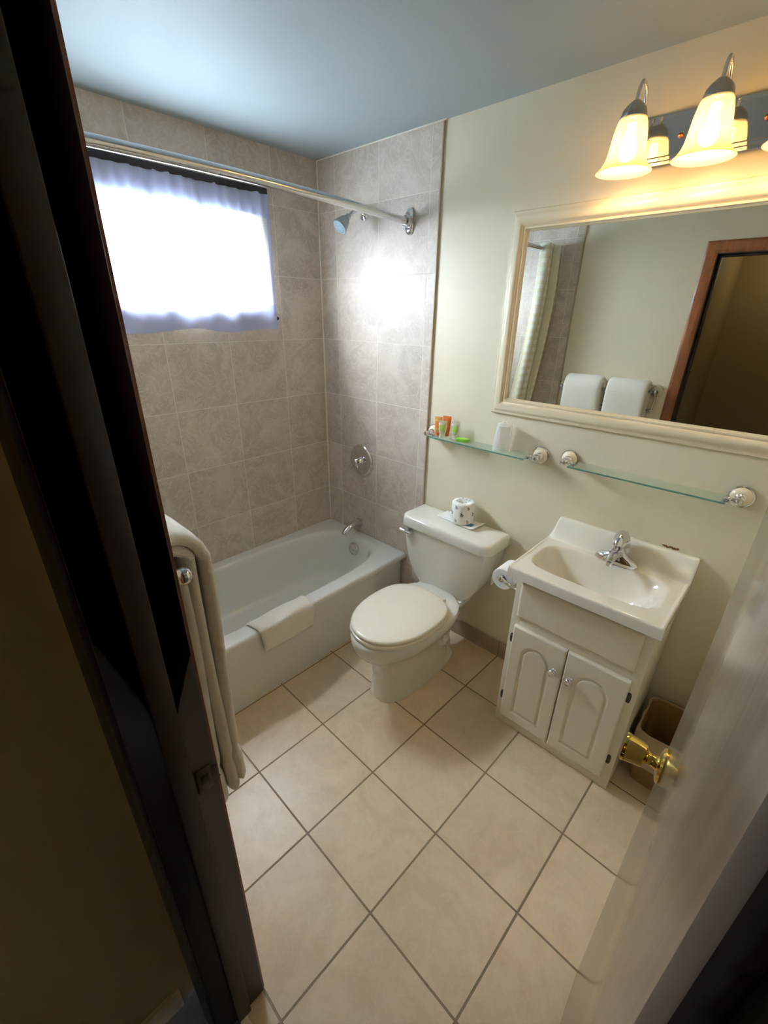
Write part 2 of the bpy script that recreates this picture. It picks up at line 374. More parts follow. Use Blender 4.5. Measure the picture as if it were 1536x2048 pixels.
# door frame: jamb, stop, casings
fr = thing('trim_5', 'dark varnished wooden door frame at the left edge of the view', 'door frame', (XJ, -W, 0)); fr['kind'] = 'structure'
bm = nb()
box(bm, XJ - .02, XJ, -W - T - .002, -W + .002, 0, ZD + .02, .0015); box(bm, XH, XH + .02, -W - T - .002, -W + .002, 0, ZD + .02, .0015)
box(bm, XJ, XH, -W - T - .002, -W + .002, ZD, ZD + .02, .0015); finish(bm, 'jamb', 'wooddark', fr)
bm = nb()
box(bm, XJ, XJ + .011, -W - .078, -W - .042, 0, ZD, .002); box(bm, XH - .011, XH, -W - .078, -W - .042, 0, ZD, .002); box(bm, XJ, XH, -W - .078, -W - .042, ZD - .011, ZD, .002)
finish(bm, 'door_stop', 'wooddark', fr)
def casing(y0, y1, name, far):
    bm = nb(); w = .076 if far else .062; yo = y1 if abs(y1 + W + T / 2) > abs(y0 + W + T / 2) else y0
    def prof(s):  # s across the casing from inner edge; thickness grows outward
        return .55 + .45 * sstep(s, 0, .35) if s < .8 else 1 - .35 * sstep(s, .8, 1)
    yi = y0 + y1 - yo
    rs = []
    K = 10
    inner = [(XJ - .006, 0), (XJ - .006, ZD + .006), (XH + .006, ZD + .006), (XH + .006, 0)]
    outer = [(XJ - .006 - w, 0), (XJ - .006 - w, ZD + .006 + w), (XH + .006 + w, ZD + .006 + w), (XH + .006 + w, 0)]
    for k, (a, b) in enumerate(zip(inner, outer)):
        ring = []
        for q in range(K + 1):
            s = q / K; ring.append(Vector((a[0] + (b[0] - a[0]) * s, yi + (yo - yi) * prof(s), a[1] + (b[1] - a[1]) * s)))
        ring.append(Vector((b[0], yi, b[1]))); ring.append(Vector((a[0], yi, a[1])))
        rs.append(ring)
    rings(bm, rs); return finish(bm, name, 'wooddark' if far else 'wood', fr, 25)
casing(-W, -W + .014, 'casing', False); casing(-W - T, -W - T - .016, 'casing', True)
bm = nb(); box(bm, XJ - .001, XJ + .0016, -W - .036, -W - .008, .885, .945, .0006); tube(bm, [(XJ, -W - .008, .893), (XJ, -W + .004, .893), (XJ - .004, -W + .008, .893)], .0015)
box(bm, XJ - .003, XJ + .0016, -W - .009, -W + .0055, .895, .935, .0006)
sp = finish(bm, 'strike_plate', 'dkmetal', fr); sp['label'] = 'dull metal strike plate'
bm = nb(); box(bm, XJ + .0012, XJ + .002, -W - .029, -W - .014, .905, .927, .0003); finish(bm, 'latch_hole', 'black', sp)
# threshold chip under the jamb
struct(boxobj('trim_6', (XJ - .02, XH + .02, -W - .075, -W - .055, -.003, .004), 'caulk', bev=.002), 'pale threshold strip under the door frame', 'trim')

# door leaf, opened into the room
dr = thing('door_1', 'open brown veneered door with brass knob along the right edge', 'door', (XH, -W, 0)); dr['kind'] = 'structure'
LW_, LT = .63, .035
ang = math.atan2(XH - .001 - 2.226, .63)       # small lean of the leaf toward the vanity
def D(u, n, z):  # u along leaf from hinge, n out of the visible face
    du = Vector((-math.sin(ang), math.cos(ang), 0)); dn = Vector((-math.cos(ang), -math.sin(ang), 0))
    return Vector((XH + .001, -W + .008, 0)) + du * u + dn * n + Vector((0, 0, z))
def dbox(bm, u0, u1, n0, n1, z0, z1, bev=.001):
    b2 = nb(); box(b2, u0, u1, n0, n1, z0, z1, bev)
    for v in b2.verts: v.co = D(*v.co)
    me = bpy.data.meshes.new('tmp'); b2.to_mesh(me); bm.from_mesh(me); b2.free(); bpy.data.meshes.remove(me)
bm = nb(); dbox(bm, 0, LW_, -LT, 0, .012, 2.04, .0015); finish(bm, 'door_leaf', 'door', dr)
bm = nb(); KU = LW_ - .062; KZ = .955; du = D(1, 0, 0) - D(0, 0, 0); dn = D(0, 1, 0) - D(0, 0, 0)
lathe(bm, [(.0, 0), (.034, 0), (.0345, .003), (.032, .007), (.024, .0095), (.014, .011), (.0115, .016), (.011, .026), (.014, .030), (.0215, .033), (.0225, .036), (.0265, .062), (.0275, .066), (.0265, .069), (.022, .071), (.014, .0705), (0, .070)], D(KU, 0, KZ), dn, 40)
kn = finish(bm, 'door_knob', 'brass', dr, 40); kn['label'] = 'polished brass knob'
bm = nb(); lathe(bm, [(0, 0), (.034, 0), (.032, .007), (.014, .011), (.0115, .016), (.011, .024), (.0225, .030), (.0265, .056), (.022, .062), (0, .061)], D(KU, -LT, KZ), -dn, 32); finish(bm, 'door_knob', 'brass', dr, 40)
bm = nb(); dbox(bm, LW_ - .0005, LW_ + .0015, -LT * .82, -LT * .18, KZ - .028, KZ + .028, .0005); dbox(bm, LW_, LW_ + .009, -LT * .64, -LT * .36, KZ - .007, KZ + .007, .002); finish(bm, 'latch_plate', 'brass', dr)
for hz in (.25, 1.8):
    bm = nb(); lathe(bm, [(.005, -.045), (.005, .045)], (XH - .004, -W + .010, hz), n=12); finish(bm, 'hinge', 'dkmetal', dr)

# ------------------------------------------------------------------ window, curtain
wi = thing('window_1', 'small bright window above the bathtub with dark frame', 'window', (0, (WY0 + WY1) / 2, WZ0)); wi['kind'] = 'structure'
bm = nb(); fx0, fx1, fw = -.105, -.07, .026
box(bm, fx0, fx1, WY0, WY1, WZ0, WZ0 + fw, .002); box(bm, fx0, fx1, WY0, WY1, WZ1 - fw, WZ1, .002); box(bm, fx0, fx1, WY0, WY0 + fw, WZ0, WZ1, .002); box(bm, fx0, fx1, WY1 - fw, WY1, WZ0, WZ1, .002)
f = finish(bm, 'window_frame', 'paint', wi)
boxobj('window_pane', (-.09, -.086, WY0 + .01, WY1 - .01, WZ0 + .01, WZ1 - .01), 'pane', wi)
boxobj('window_header', (.0, .026, -1.24, -.345, 2.236, 2.262), 'dark', wi, .002)
# sheer curtain
wc = thing('window_curtain', 'sheer white curtain gathered over the small window', 'curtain', (.02, -.79, 1.627))
def cwave(y, z):
    top = sstep(z, 2.0, 2.24)
    a = .006 * math.sin(y * 31 + 1.3) + .004 * math.sin(y * 57 + z * 3) + .005 * math.sin(y * 13 + 2 + z * 2)
    b = .005 * math.sin(y * 120 + .5 * math.sin(z * 9)) * top
    return .019 + a * (.5 + .5 * abs(z - 2.1)) + b
def cbot(y): return 1.627 + .006 * math.sin(y * 14 + 1) + .01 * math.exp(-((y + .78) / .09) ** 2)
C0, C1 = -1.235, -.342
def csurf(off, za, zb, nu=160, nv=40, y0=C0, y1=C1):
    bm = nb()
    grid(bm, nu, nv, lambda s, t_: Vector((cwave(y0 + (y1 - y0) * s, (za(y0 + (y1 - y0) * s) * (1 - t_) + zb(y0 + (y1 - y0) * s) * t_)) + off, y0 + (y1 - y0) * s, za(y0 + (y1 - y0) * s) * (1 - t_) + zb(y0 + (y1 - y0) * s) * t_)))
    return bm
ctop = lambda y: 2.238 + .002 * math.sin(y * 90)
finish(csurf(0, cbot, ctop), 'sheer_panel', 'sheer', wc, 80, False)
def cmid(y): return 1.742 + .012 * math.sin(y * 12 + .4) - .02 * math.exp(-((y + .80) / .07) ** 2)
def chead(y): return 2.137 + .010 * math.sin(y * 15 + 2.2) + .012 * math.exp(-((y + .80) / .1) ** 2)
finish(csurf(.0025, cbot, cmid, 160, 10), 'bottom_hem', 'hem', wc, 80, False)
finish(csurf(.0025, chead, ctop, 160, 12), 'header_band', 'hem', wc, 80, False)
finish(csurf(.0022, cbot, ctop, 6, 30, C1 - .018, C1), 'side_hem', 'hem', wc, 80, False)
bm = nb(); ball(bm, (.014, C1 + .007, 1.685), .009, 12); tube(bm, [(0, C1 + .007, 1.685), (.014, C1 + .007, 1.685)], .005)
tag(finish(bm, 'curtain_hook', 'black'), 'small black peg on the tiles beside the window curtain hem', 'hook')

# ------------------------------------------------------------------ shower curtain rod
rod = thing('shower_rod', 'chrome shower curtain rod crossing above the tub', 'curtain rod', (.66, -.009, 2.112))
bm = nb(); tube(bm, smooth_path([(.66, -.03, 2.103), (.66, -.5, 2.119), (.66, -1.0, 2.126), (.66, -W + .03, 2.118)], 8), .0160, 24); finish(bm, 'rod', 'chrome', rod)
for yy, s in ((-.009, -1), (-W + .009, 1)):
    bm = nb()
    pts = sup(0, 0, .024, .052, 3.2, 40)
    rings(bm, [[Vector((.66 + p.x * k, yy + s * d, 2.105 + p.y * k)) for p in pts] for k, d in ((1, 0), (1, .006), (.93, .010), (.7, .013), (.62, .020))])
    lathe(bm, [(.024, .012), (.024, .032), (.022, .036), (.0155, .036)], (.66, yy, 2.105), (0, s, 0), 24); finish(bm, 'flange', 'chrome', rod)
# shower curtain bunched at the far end
scn = thing('shower_curtain', 'cream checked shower curtain bunched at the rod end seen in the mirror', 'curtain', (.66, -1.5, .3))
def scs(s, t_):
    z = 2.158 - t_ * 1.74; spread = .23
    y = -1.60 + spread * s + .012 * math.sin(s * 40); x = .66 + (.040 + .022 * t_) * math.sin(s * PI * 9) + .01 * math.sin(s * 23 + t_ * 4)
    if z < .45: x = x + .0
    return Vector((x - .13 * sstep(t_, .1, 1.), y, z))
bm = nb(); uvl = bm.loops.layers.uv.new('UVMap'); vs = grid(bm, 140, 60, scs)
idx = {v: (i / 140, j / 60) for i, r in enumerate(vs) for j, v in enumerate(r)}
for f_ in bm.faces:
    for l_ in f_.loops: a, b = idx[l_.vert]; l_[uvl].uv = (a * .9, b)
finish(bm, 'curtain_panel', 'showercurtain', scn, 80, False)
for k in range(4):
    yy = -1.588 + k * .062; bm = nb(); u, v, a = frame_for((.35, 1, 0))
    pts = [Vector((.66, yy, 2.118)) + (u * math.cos(q) + v * math.sin(q)) * .023 for q in [2 * PI * i / 24 for i in range(24)]]
    rs = []
    for i in range(24):
        d_ = (pts[i] - Vector((.66, yy, 2.118))).normalized(); rs.append([pts[i] + d_ * math.cos(w_) * .004 + a * math.sin(w_) * .004 for w_ in [2 * PI * j / 8 for j in range(8)]])
    rings(bm, rs, closed=True); finish(bm, 'eyelet', 'nickel', scn)

# ------------------------------------------------------------------ bathtub
tb = thing('bathtub', 'white enamel bathtub set against the tiled window wall', 'bathtub', (.36, -.81, 0))
TY0, TY1 = -W + .012, -.010
cx, cy = (.002 + TUBX) / 2, (TY0 + TY1) / 2; hx, hy = (TUBX - .002) / 2, (TY1 - TY0) / 2
bcx, bcy = .352, -.795; bhx, bhy = .278, .722
corner = math.atan2(TY1 - bcy, TUBX - bcx)
base = [2 * PI * i / 120 for i in range(120)]
cor = [math.atan2(y - bcy, x - bcx) % (2 * PI) for x in (.002, TUBX) for y in (TY0, TY1)]
cor2 = [c_ + d_ for c_ in cor for d_ in (-.012, .012, -.03, .03)]
ths = sorted(base + cor + cor2)
def rect_ring(inset, z, rad=.0, apron=False):
    out = []
    x0, x1, y0, y1 = .002, TUBX - inset, TY0, TY1
    for a in ths:
        c_, s_ = math.cos(a), math.sin(a)
        tx = ((x1 if c_ > 0 else x0) - bcx) / c_ if abs(c_) > 1e-9 else 1e9; ty = ((y1 if s_ > 0 else y0) - bcy) / s_ if abs(s_) > 1e-9 else 1e9
        r = min(tx, ty); x, y = bcx + c_ * r, bcy + s_ * r
        if apron and c_ > 0 and tx < ty + .2:   # apron recess at both ends below the lip
            k = max(sstep(y, -.30, -.16), sstep(-y, 1.33, 1.47)); x -= .028 * k if x > .5 else 0
        out.append(Vector((x, y, z)))
    return out
def basin(k, z, n=3.4, dx=0, dy=0, sx=1., sy=1.):
    return [Vector((bcx + dx + (p.x) * sx * k, bcy + dy + (p.y) * sy * k, z)) for p in sup(0, 0, bhx, bhy, n, len(ths), 0, None, ths)]
R_ = [rect_ring(.004, 0, apron=True), rect_ring(.004, .30, apron=True), rect_ring(.003, .335, apron=True), rect_ring(.001, .348), rect_ring(0, .358), rect_ring(.002, .368), rect_ring(.007, .375), rect_ring(.015, ZT)]
R_ += [basin(1.035, ZT, 4.0), basin(1.012, ZT - .001, 3.7), basin(1., ZT - .006, 3.5), basin(.985, ZT - .018, 3.4), basin(.975, ZT - .04, 3.3),
       basin(.952, .25, 3.4), basin(.925, .16, 3.5), basin(.90, .11, 3.5), basin(.87, .083, 3.5), basin(.83, .069, 3.4), basin(.77, .062, 3.3), basin(.4, .058, 3.0)]
bm = nb(); rings(bm, R_, False, True); finish(bm, 'tub_body', 'tub', tb, 50)
bm = nb(); yd = -.106
lathe(bm, [(0, -.012), (.043, -.012), (.044, .003), (.040, .007), (.02, .010), (.0, .011)], (.345, yd - .001, .300), (0, -1, .13), 32)
tube(bm, [(.345, yd - .008, .300), (.345, yd - .026, .292)], [.005, .004]); ball(bm, (.345, yd - .028, .290), .006, 12)
finish(bm, 'overflow_plate', 'chrome', tb, 40)
bm = nb(); lathe(bm, [(0, 0), (.026, 0), (.027, .003), (.02, .006), (0, .008)], (.352, -.30, .061), n=28); finish(bm, 'drain', 'chrome', tb, 40)
# wall fixtures above the tub
bm = nb()
sp_path = smooth_path([(.30, -.010, .447), (.30, -.045, .452), (.30, -.095, .442), (.30, -.135, .418), (.30, -.148, .402)], 6)
tube(bm, sp_path, [.027 - .009 * (i / (len(sp_path) - 1)) for i in range(len(sp_path))], 20, flat=(1.05, .95)); lathe(bm, [(.031, 0), (.031, .006), (.027, .009)], (.30, -.009, .447), (0, -1, 0), 24)
tag(finish(bm, 'tub_spout', 'chrome', None, 40), 'chrome tub spout on the tiles over the bathtub end', 'spout')
sv = thing('shower_valve', 'round chrome shower valve with lever on the tiled wall', 'tap', (.323, -.009, .881))
bm = nb(); lathe(bm, [(0, 0), (.098, 0), (.099, .003), (.094, .008), (.085, .011), (.055, .013), (.035, .016), (0, .017)], (.323, -.009, .881), (0, -1, 0), 56); finish(bm, 'escutcheon', 'chrome', sv, 40)
bm = nb(); lathe(bm, [(.030, .012), (.029, .03), (.024, .036), (.022, .046), (.024, .050), (.024, .058), (.018, .064), (0, .066)], (.323, -.009, .881), (0, -1, 0), 32)
tube(bm, smooth_path([(.323, -.06, .881), (.305, -.068, .868), (.287, -.070, .850), (.281, -.069, .836)], 5), [.011] * 6 + [.010] * 5 + [.008] * 5, 14)
tube(bm, [(.323, -.058, .881), (.348, -.060, .900)], [.010, .006], 12); tube(bm, [(.323, -.06, .881), (.345, -.062, .850)], [.009, .006], 12)
finish(bm, 'lever_handle', 'chrome', sv, 40)
sh = thing('wall_shower', 'chrome shower head on a bent arm high on the tiled wall', 'shower head', (.36, -.009, 2.165))
bm = nb(); arm = smooth_path([(.36, -.012, 2.165), (.36, -.05, 2.176), (.357, -.085, 2.165), (.352, -.115, 2.140)], 6); tube(bm, arm, .0085, 14); finish(bm, 'shower_arm', 'chrome', sh, 40)
bm = nb(); lathe(bm, [(0, 0), (.028, 0), (.028, .004), (.020, .010), (.011, .013), (.009, .016)], (.36, -.010, 2.165), (0, -1, .1), 28); finish(bm, 'flange', 'chrome', sh, 40)
ax = Vector((-.05, -.72, -.68)).normalized(); o0 = Vector((.353, -.112, 2.146))
bm = nb(); lathe(bm, [(0, -.004), (.012, -.002), (.015, .006), (.012, .014), (.017, .018), (.026, .032), (.033, .055), (.037, .068), (.038, .074), (.035, .078)], o0, ax, 36); hb = finish(bm, 'spray_head', 'nickel', sh, 40)
bm = nb(); lathe(bm, [(.034, .074), (.033, .0785), (.012, .0800), (0, .0803)], o0, ax, 36)
u, v, a = frame_for(ax)
for rr_, k_ in ((.008, 6), (.016, 12), (.024, 18)):
    for q in range(k_):
        w_ = 2 * PI * q / k_; lathe(bm, [(.0013, .078), (.001, .082)], o0 + (u * math.cos(w_) + v * math.sin(w_)) * rr_, ax, 6)
finish(bm, 'spray_face', 'face', hb, 40)

# ------------------------------------------------------------------ towel lying over the tub edge
def surf_towel(name, label):
    """folded towel following the tub rim from the inside slope, over the deck and down the apron"""
    path = smooth_path([(.612, .345), (.628, .372), (.645, .388), (.68, .391), (.708, .389), (.724, .378), (.729, .350), (.731, .300), (.732, .262)], 5)
    bm = nb(); N = len(path); Y0, Y1 = -1.045, -.735; tk = .009
    def pt(i, s, side):
        x, z = path[i].x, path[i].y
        a_ = path[max(i - 1, 0)]; b_ = path[min(i + 1, N - 1)]; tx, tz = b_.x - a_.x, b_.y - a_.y; l_ = math.hypot(tx, tz); nx, nz = -tz / l_, tx / l_
        y = Y0 + (Y1 - Y0) * s; skew = .10 * (i / (N - 1) - .45)
        edge = min(s, 1 - s); rnd = min(1, math.sqrt(max(0, 1 - (1 - min(edge / .03, 1)) ** 2))); e2 = min(i / 2, (N - 1 - i) / 2, 1); e2 = math.sqrt(max(0.05, 1 - (1 - e2) ** 2))
        h = side * tk * max(.15, rnd) * e2 + (.0025 * math.sin(s * 9 + i * .4) if side > 0 else 0)
        if side < 0: h = -.002
        return Vector((x - nx * h * -1 if False else x + (-nx) * (-h), y + skew * (.35 if s < .5 else -.1), z + nz * h * 1))
    # outward normal is away from the tub: flip if it points down on the deck
    top = [[pt(i, j / 24, 1) for j in range(25)] for i in range(N)]; bot = [[pt(i, j / 24, -1) for j in range(25)] for i in range(N)]
    rs = [top[i] + bot[i][::-1] for i in range(N)]; rings(bm, rs); o = finish(bm, name, 'terry', None, 60)
    return tag(o, label, 'towel')
surf_towel('hand_towel', 'folded white towel draped over the bathtub edge')

# ------------------------------------------------------------------ toilet
TXC = 1.122
to = thing('toilet', 'white two-piece toilet with closed lid between tub and vanity', 'toilet', (TXC, -.4, 0))
def egg(cy_, hx_, hf, hb_, z, n=2.25, N=72, dx=0): return sup(TXC + dx, cy_, hx_, hf, n, N, z, hb_, None, 2.6 if z > .29 else None)
bm = nb()
secs = [(-.40, .118, .284, .245, 0, 2.6), (-.40, .119, .284, .245, .02, 2.6), (-.40, .116, .280, .235, .03, 2.6), (-.405, .111, .270, .215, .10, 2.4), (-.41, .110, .268, .20, .17, 2.4), (-.42, .115, .274, .20, .22, 2.3),
        (-.43, .132, .305, .215, .265, 2.2), (-.435, .163, .335, .235, .30, 2.15), (-.44, .183, .35, .25, .33, 2.15), (-.44, .191, .355, .255, .36, 2.15), (-.44, .192, .356, .256, .385, 2.15), (-.44, .189, .352, .254, .396, 2.15), (-.44, .178, .342, .246, .401, 2.15)]
rings(bm, [egg(a, b, c, d, z, n) for a, b, c, d, z, n in secs])
# deck under the tank
rs = []
for z, hx_, y0, y1 in ((.24, .085, -.30, -.055), (.30, .105, -.31, -.045), (.35, .135, -.32, -.04), (.378, .142, -.32, -.04), (.384, .138, -.318, -.043)):
    rs.append(sup(TXC - .008, (y0 + y1) / 2, hx_, (y1 - y0) / 2, 5, 48, z))
rings(bm, rs)
# rear trapway bulge and foot
rs = []
for z, hx_, y0, y1 in ((0, .108, -.40, -.14), (.022, .108, -.40, -.14), (.030, .100, -.395, -.145), (.05, .075, -.39, -.15), (.15, .066, -.39, -.13), (.26, .085, -.38, -.06)):
    rs.append(sup(TXC, (y0 + y1) / 2, hx_, (y1 - y0) / 2, 3, 40, z))
rings(bm, rs)
for s_ in (-1, 1):
    tube(bm, smooth_path([(TXC + s_ * .070, -.45, .235), (TXC + s_ * .074, -.36, .22), (TXC + s_ * .066, -.29, .15), (TXC + s_ * .064, -.22, .13), (TXC + s_ * .055, -.17, .05)], 6), [.036] * 14 + [.036 - .0024 * k for k in range(11)], 16)
finish(bm, 'bowl', 'china', to, 50)
for s_ in (-1, 1):
    bm = nb(); lathe(bm, [(.013, 0), (.013, .008), (.009, .016), (0, .019)], (TXC + s_ * .092, -.27, .024), n=20); finish(bm, 'bolt_cap', 'china', to, 50)
bm = nb()
def sring(k, z, n=2.2): return [Vector((TXC + p.x * k, -.505 + p.y * k, z)) for p in sup(0, 0, .193, .282, n, 96, 0, .208, None, 2.7)]
rings(bm, [sring(.96, .402), sring(.995, .405), sring(1., .412), sring(.995, .419), sring(.97, .422)]); finish(bm, 'seat', 'seat', to, 50)
bm = nb()
rings(bm, [sring(.955, .4235), sring(.98, .426), sring(.985, .433), sring(.975, .439), sring(.94, .4425), sring(.8, .4455), sring(.45, .4475)]); finish(bm, 'lid', 'seat', to, 50)
for s_ in (-1, 1):
    boxobj('seat_hinge', (TXC + s_ * .062 - .022, TXC + s_ * .062 + .022, -.300, -.268, .384, .420), 'seat', to, .008, 3)
# tank
tp_ = [(-.246, .712), (-.246, .665), (-.240, .60), (-.228, .535), (-.208, .475), (-.180, .425), (-.150, .392), (-.128, .376), (0, .371)]
half = smooth_path([(x, z, 0) for x, z in tp_], 4)
outl = [(p.x, p.y) for p in half] + [(-p.x, p.y) for p in reversed(half[:-1])]
def outline(k, dz=0): return [(x * k, (z - .55) * (1 - (1 - k) * 1.2) + .55) for x, z in outl]
bm = nb(); TC = TXC - .012
ys = [(-.03, .97), (-.022, .985), (-.03, 1.0)]
rs = []
for y, k in ((-.020, .975), (-.026, 1.), (-.195, 1.), (-.203, .99), (-.208, .965)):
    rs.append([Vector((TC + x, y - .014 * (1 - (.712 - z) / .34) * (1 if y < -.1 else 0) + .010 * (1 if y < -.1 else 0), z)) for x, z in outline(k)])
rings(bm, rs); finish(bm, 'tank', 'china', to, 50)
bm = nb()
def lidpoly(ins):
    X, Y, c_ = .274 - ins, .108 - ins, .034     # clipped front corners
    P_ = [(-X, Y - .008), (-X, -Y + c_ + .012), (-X + .004, -Y + c_), (-X + c_ * .8, -Y + .005), (-X + c_ + .012, -Y), (X - c_ - .012, -Y), (X - c_ * .8, -Y + .005), (X - .004, -Y + c_), (X, -Y + c_ + .012), (X, Y - .008), (X - .008, Y), (-X + .008, Y)]
    out = []
    for i, a in enumerate(P_):
        b = P_[(i + 1) % len(P_)]
        for k in range(5): out.append((a[0] + (b[0] - a[0]) * k / 5, a[1] + (b[1] - a[1]) * k / 5))
    return out
def lring(ins, z): 
    pts = []
    for p in lidpoly(ins): pts.append(Vector((TC + p[0], -.120 + p[1], z)))
    return pts
rings(bm, [lring(.010, .700), lring(.002, .700), lring(0, .704), lring(.002, .735), lring(.004, .746), lring(.009, .7525), lring(.018, .7558), lring(.05, .757)]); finish(bm, 'tank_lid', 'china', to, 50)
bm = nb(); hxl = TC - .200
lathe(bm, [(.0, 0), (.018, 0), (.018, .006), (.015, .012), (.014, .028), (.0, .030)], (hxl, -.207, .672), (0, -1, 0), 24)
tube(bm, smooth_path([(hxl + .01, -.228, .672), (hxl - .018, -.232, .673), (hxl - .045, -.232, .675), (hxl - .056, -.231, .676)], 5), [.012] * 8 + [.011] * 6 + [.008] * 2, 14, flat=(1, .75)); finish(bm, 'flush_lever', 'chrome', to, 40)

# paper packet and wrapped roll on the tank
bm = nb()
def pk(lift, x0, x1, y0, y1, rot_, cx_, cy_, z, zt, cur):
    def f(s, t_):
        x, y = x0 + (x1 - x0) * s, y0 + (y1 - y0) * t_; c_, q = math.cos(rot_), math.sin(rot_)
        return Vector((cx_ + x * c_ - y * q, cy_ + x * q + y * c_, z + cur * max(0, s - .8) ** 2 * 12))
    a = [[f(i / 16, j / 8) for j in range(9)] for i in range(17)]
    rs = [[v for v in a[i]] + [v + Vector((0, 0, zt)) for v in a[i][::-1]] for i in range(17)]
    rings(bm, rs)
pk(0, -.118, .112, -.048, .048, -.03, 1.118, -.072, .7575, .0032, .010); pk(0, -.10, .125, -.050, .044, -.10, 1.118, -.074, .7610, .003, .028)
nk = tag(finish(bm, 'tissue_packet', 'paper', None, 30), 'flat white paper packets on the toilet tank under the wrapped roll', 'paper packet')
bm = nb(); box(bm, 1.172, 1.206, -.108, -.078, .7650, .7668); q_ = finish(bm, 'printed_patch', 'blue', nk)
q_['label'] = 'small blue print on the packet'
RX, RY, RZ, RR, RH = 1.136, -.084, .7668, .056, .108
wr = thing('wrapped_toilet_roll', 'paper-wrapped toilet roll printed with b on the tank', 'toilet roll', (RX, RY, RZ))
bm = nb(); n_ = 48
prof = [(.0, .001), (.045, 0), (.054, .003), (.056, .010), (.0565, .055), (.056, .098), (.053, .105), (.045, .1085), (.030, .107), (.020, .101), (.012, .094), (0, .092)]
rs = []
for k, (r, h) in enumerate(prof):
    rs.append([Vector((RX + (r + (.0016 * math.sin(a * 9 + k) if 2 < k < 7 else .002 * math.sin(a * 13) * (r > .008))) * math.cos(a), RY + (r + .0012 * math.sin(a * 7 + k)) * math.sin(a), RZ + h + (.0012 * math.sin(a * 11) if k > 6 else 0))) for a in [2 * PI * i / n_ for i in range(n_)]])
rings(bm, rs); wb_ = finish(bm, 'wrapper', 'paper', wr, 50)
def text_mesh(body, size):
    cu = bpy.data.curves.new('txt', 'FONT'); cu.body = body; cu.size = size; cu.align_x = 'CENTER'; cu.align_y = 'CENTER'; cu.offset = size * .012; cu.extrude = 0
    ob = bpy.data.objects.new('txt', cu); COL.objects.link(ob); dg = bpy.context.evaluated_depsgraph_get()
    me = bpy.data.meshes.new_from_object(ob.evaluated_get(dg)); bpy.data.objects.remove(ob); bpy.data.curves.remove(cu); return me
tm = text_mesh('b', .027)
def letter(a0, h, sc_=1.):
    b2 = nb(); b2.from_mesh(tm)
    for v in b2.verts:
        x, y = v.co.x * sc_, v.co.y * sc_; a = a0 + x / .058; v.co = Vector((RX + .0588 * math.cos(a), RY + .0588 * math.sin(a), RZ + h + y))
    finish(b2, 'printed_letter', 'print', wb_, 30, False)
for k in range(6):
    a0 = -1.05 + k * PI / 3
    letter(a0, .056, 1.15); letter(a0 + PI / 6, .090, .9); letter(a0 + PI / 6, .020, .9)
for k in range(9):
    a = k * 2 * PI / 9 + .2; r0 = .018 + .006 * (k % 2)
    b2 = nb(); b2.from_mesh(tm)
    for v in b2.verts:
        x, y = v.co.x * .6, v.co.y * .6; v.co = Vector((RX + (r0 + .008) * math.cos(a) + x, RY + (r0 + .008) * math.sin(a) + y, RZ + .1095))
    finish(b2, 'printed_letter', 'print', wb_, 30, False)

# ------------------------------------------------------------------ vanity cabinet
VX0, VX1, VYF = 1.597, 2.098, -.370
va = thing('vanity_cabinet', 'white vanity cabinet with two arched panel doors', 'cabinet', ((VX0 + VX1) / 2, -.19, 0))
bm = nb()
box(bm, VX0, VX0 + .016, VYF + .019, -.012, 0, .79, .001); box(bm, VX1 - .016, VX1, VYF + .019, -.012, 0, .79, .001)
box(bm, VX0 + .016, VX1 - .016, VYF + .03, -.02, .06, .075); box(bm, VX0 + .016, VX1 - .016, -.024, -.014, .06, .79)
finish(bm, 'carcass', 'cab', va)
bm = nb(); YF0, YF1 = VYF + .001, VYF + .019
box(bm, VX0, VX0 + .038, YF0, YF1, 0, .79, .0015); box(bm, VX1 - .038, VX1, YF0, YF1, 0, .79, .0015)
box(bm, VX0 + .038, VX1 - .038, YF0, YF1, 0, .060, .0015); box(bm, VX0 + .038, VX1 - .038, YF0, YF1, .555, .60, .0015); box(bm, VX0 + .038, VX1 - .038, YF0, YF1, .755, .79, .0015)
box(bm, (VX0 + VX1) / 2 - .015, (VX0 + VX1) / 2 + .015, YF0 + .002, YF1, .055, .56)
finish(bm, 'face_frame', 'cab', va)
def slab(name, x0, x1, z0, z1, yb, yf, parent, arch=None, nx=90, nz=180):
    """front with rounded edge; optional routed arch"""
    bm = nb(); w, h = x1 - x0, z1 - z0
    def hgt(x, z):
        d = min(x - x0, x1 - x, z - z0, z1 - z); e = .007; t_ = clampf(d / e); y = -.005 * (1 - math.sqrt(max(0, 1 - (1 - t_) ** 2)))
        if arch:
            ax0, ax1, az0, az1 = arch; cxx = (ax0 + ax1) / 2; rr_ = (ax1 - ax0) / 2; px = abs(x - cxx) - rr_ + .002
            if z > az1 - rr_: sd = math.hypot(x - cxx, z - (az1 - rr_)) - rr_
            else: sd = max(abs(x - cxx) - rr_, az0 - z)
            # sd: <0 inside. Groove 0..-.028 with raised centre
            q = -sd
            if q > 0: y -= .0055 * (sstep(q, 0, .013) - sstep(q, .0145, .0185))
        return y
    def front(s, t_):
        x, z = x0 + w * s, z0 + h * t_; return Vector((x, yf - hgt(x, z), z))
    vs = grid(bm, nx, nz, front)
    # rim back to yb
    loop = [vs[i][0] for i in range(nx + 1)] + [vs[nx][j] for j in range(1, nz + 1)] + [vs[i][nz] for i in range(nx - 1, -1, -1)] + [vs[0][j] for j in range(nz - 1, 0, -1)]
    back = [bm.verts.new(Vector((v.co.x, yb, v.co.z))) for v in loop]
    for i in range(len(loop)): bm.faces.new((loop[i], back[i], back[(i + 1) % len(loop)], loop[(i + 1) % len(loop)]))
    bm.faces.new(back)
    return finish(bm, name, 'cab', parent, 60)
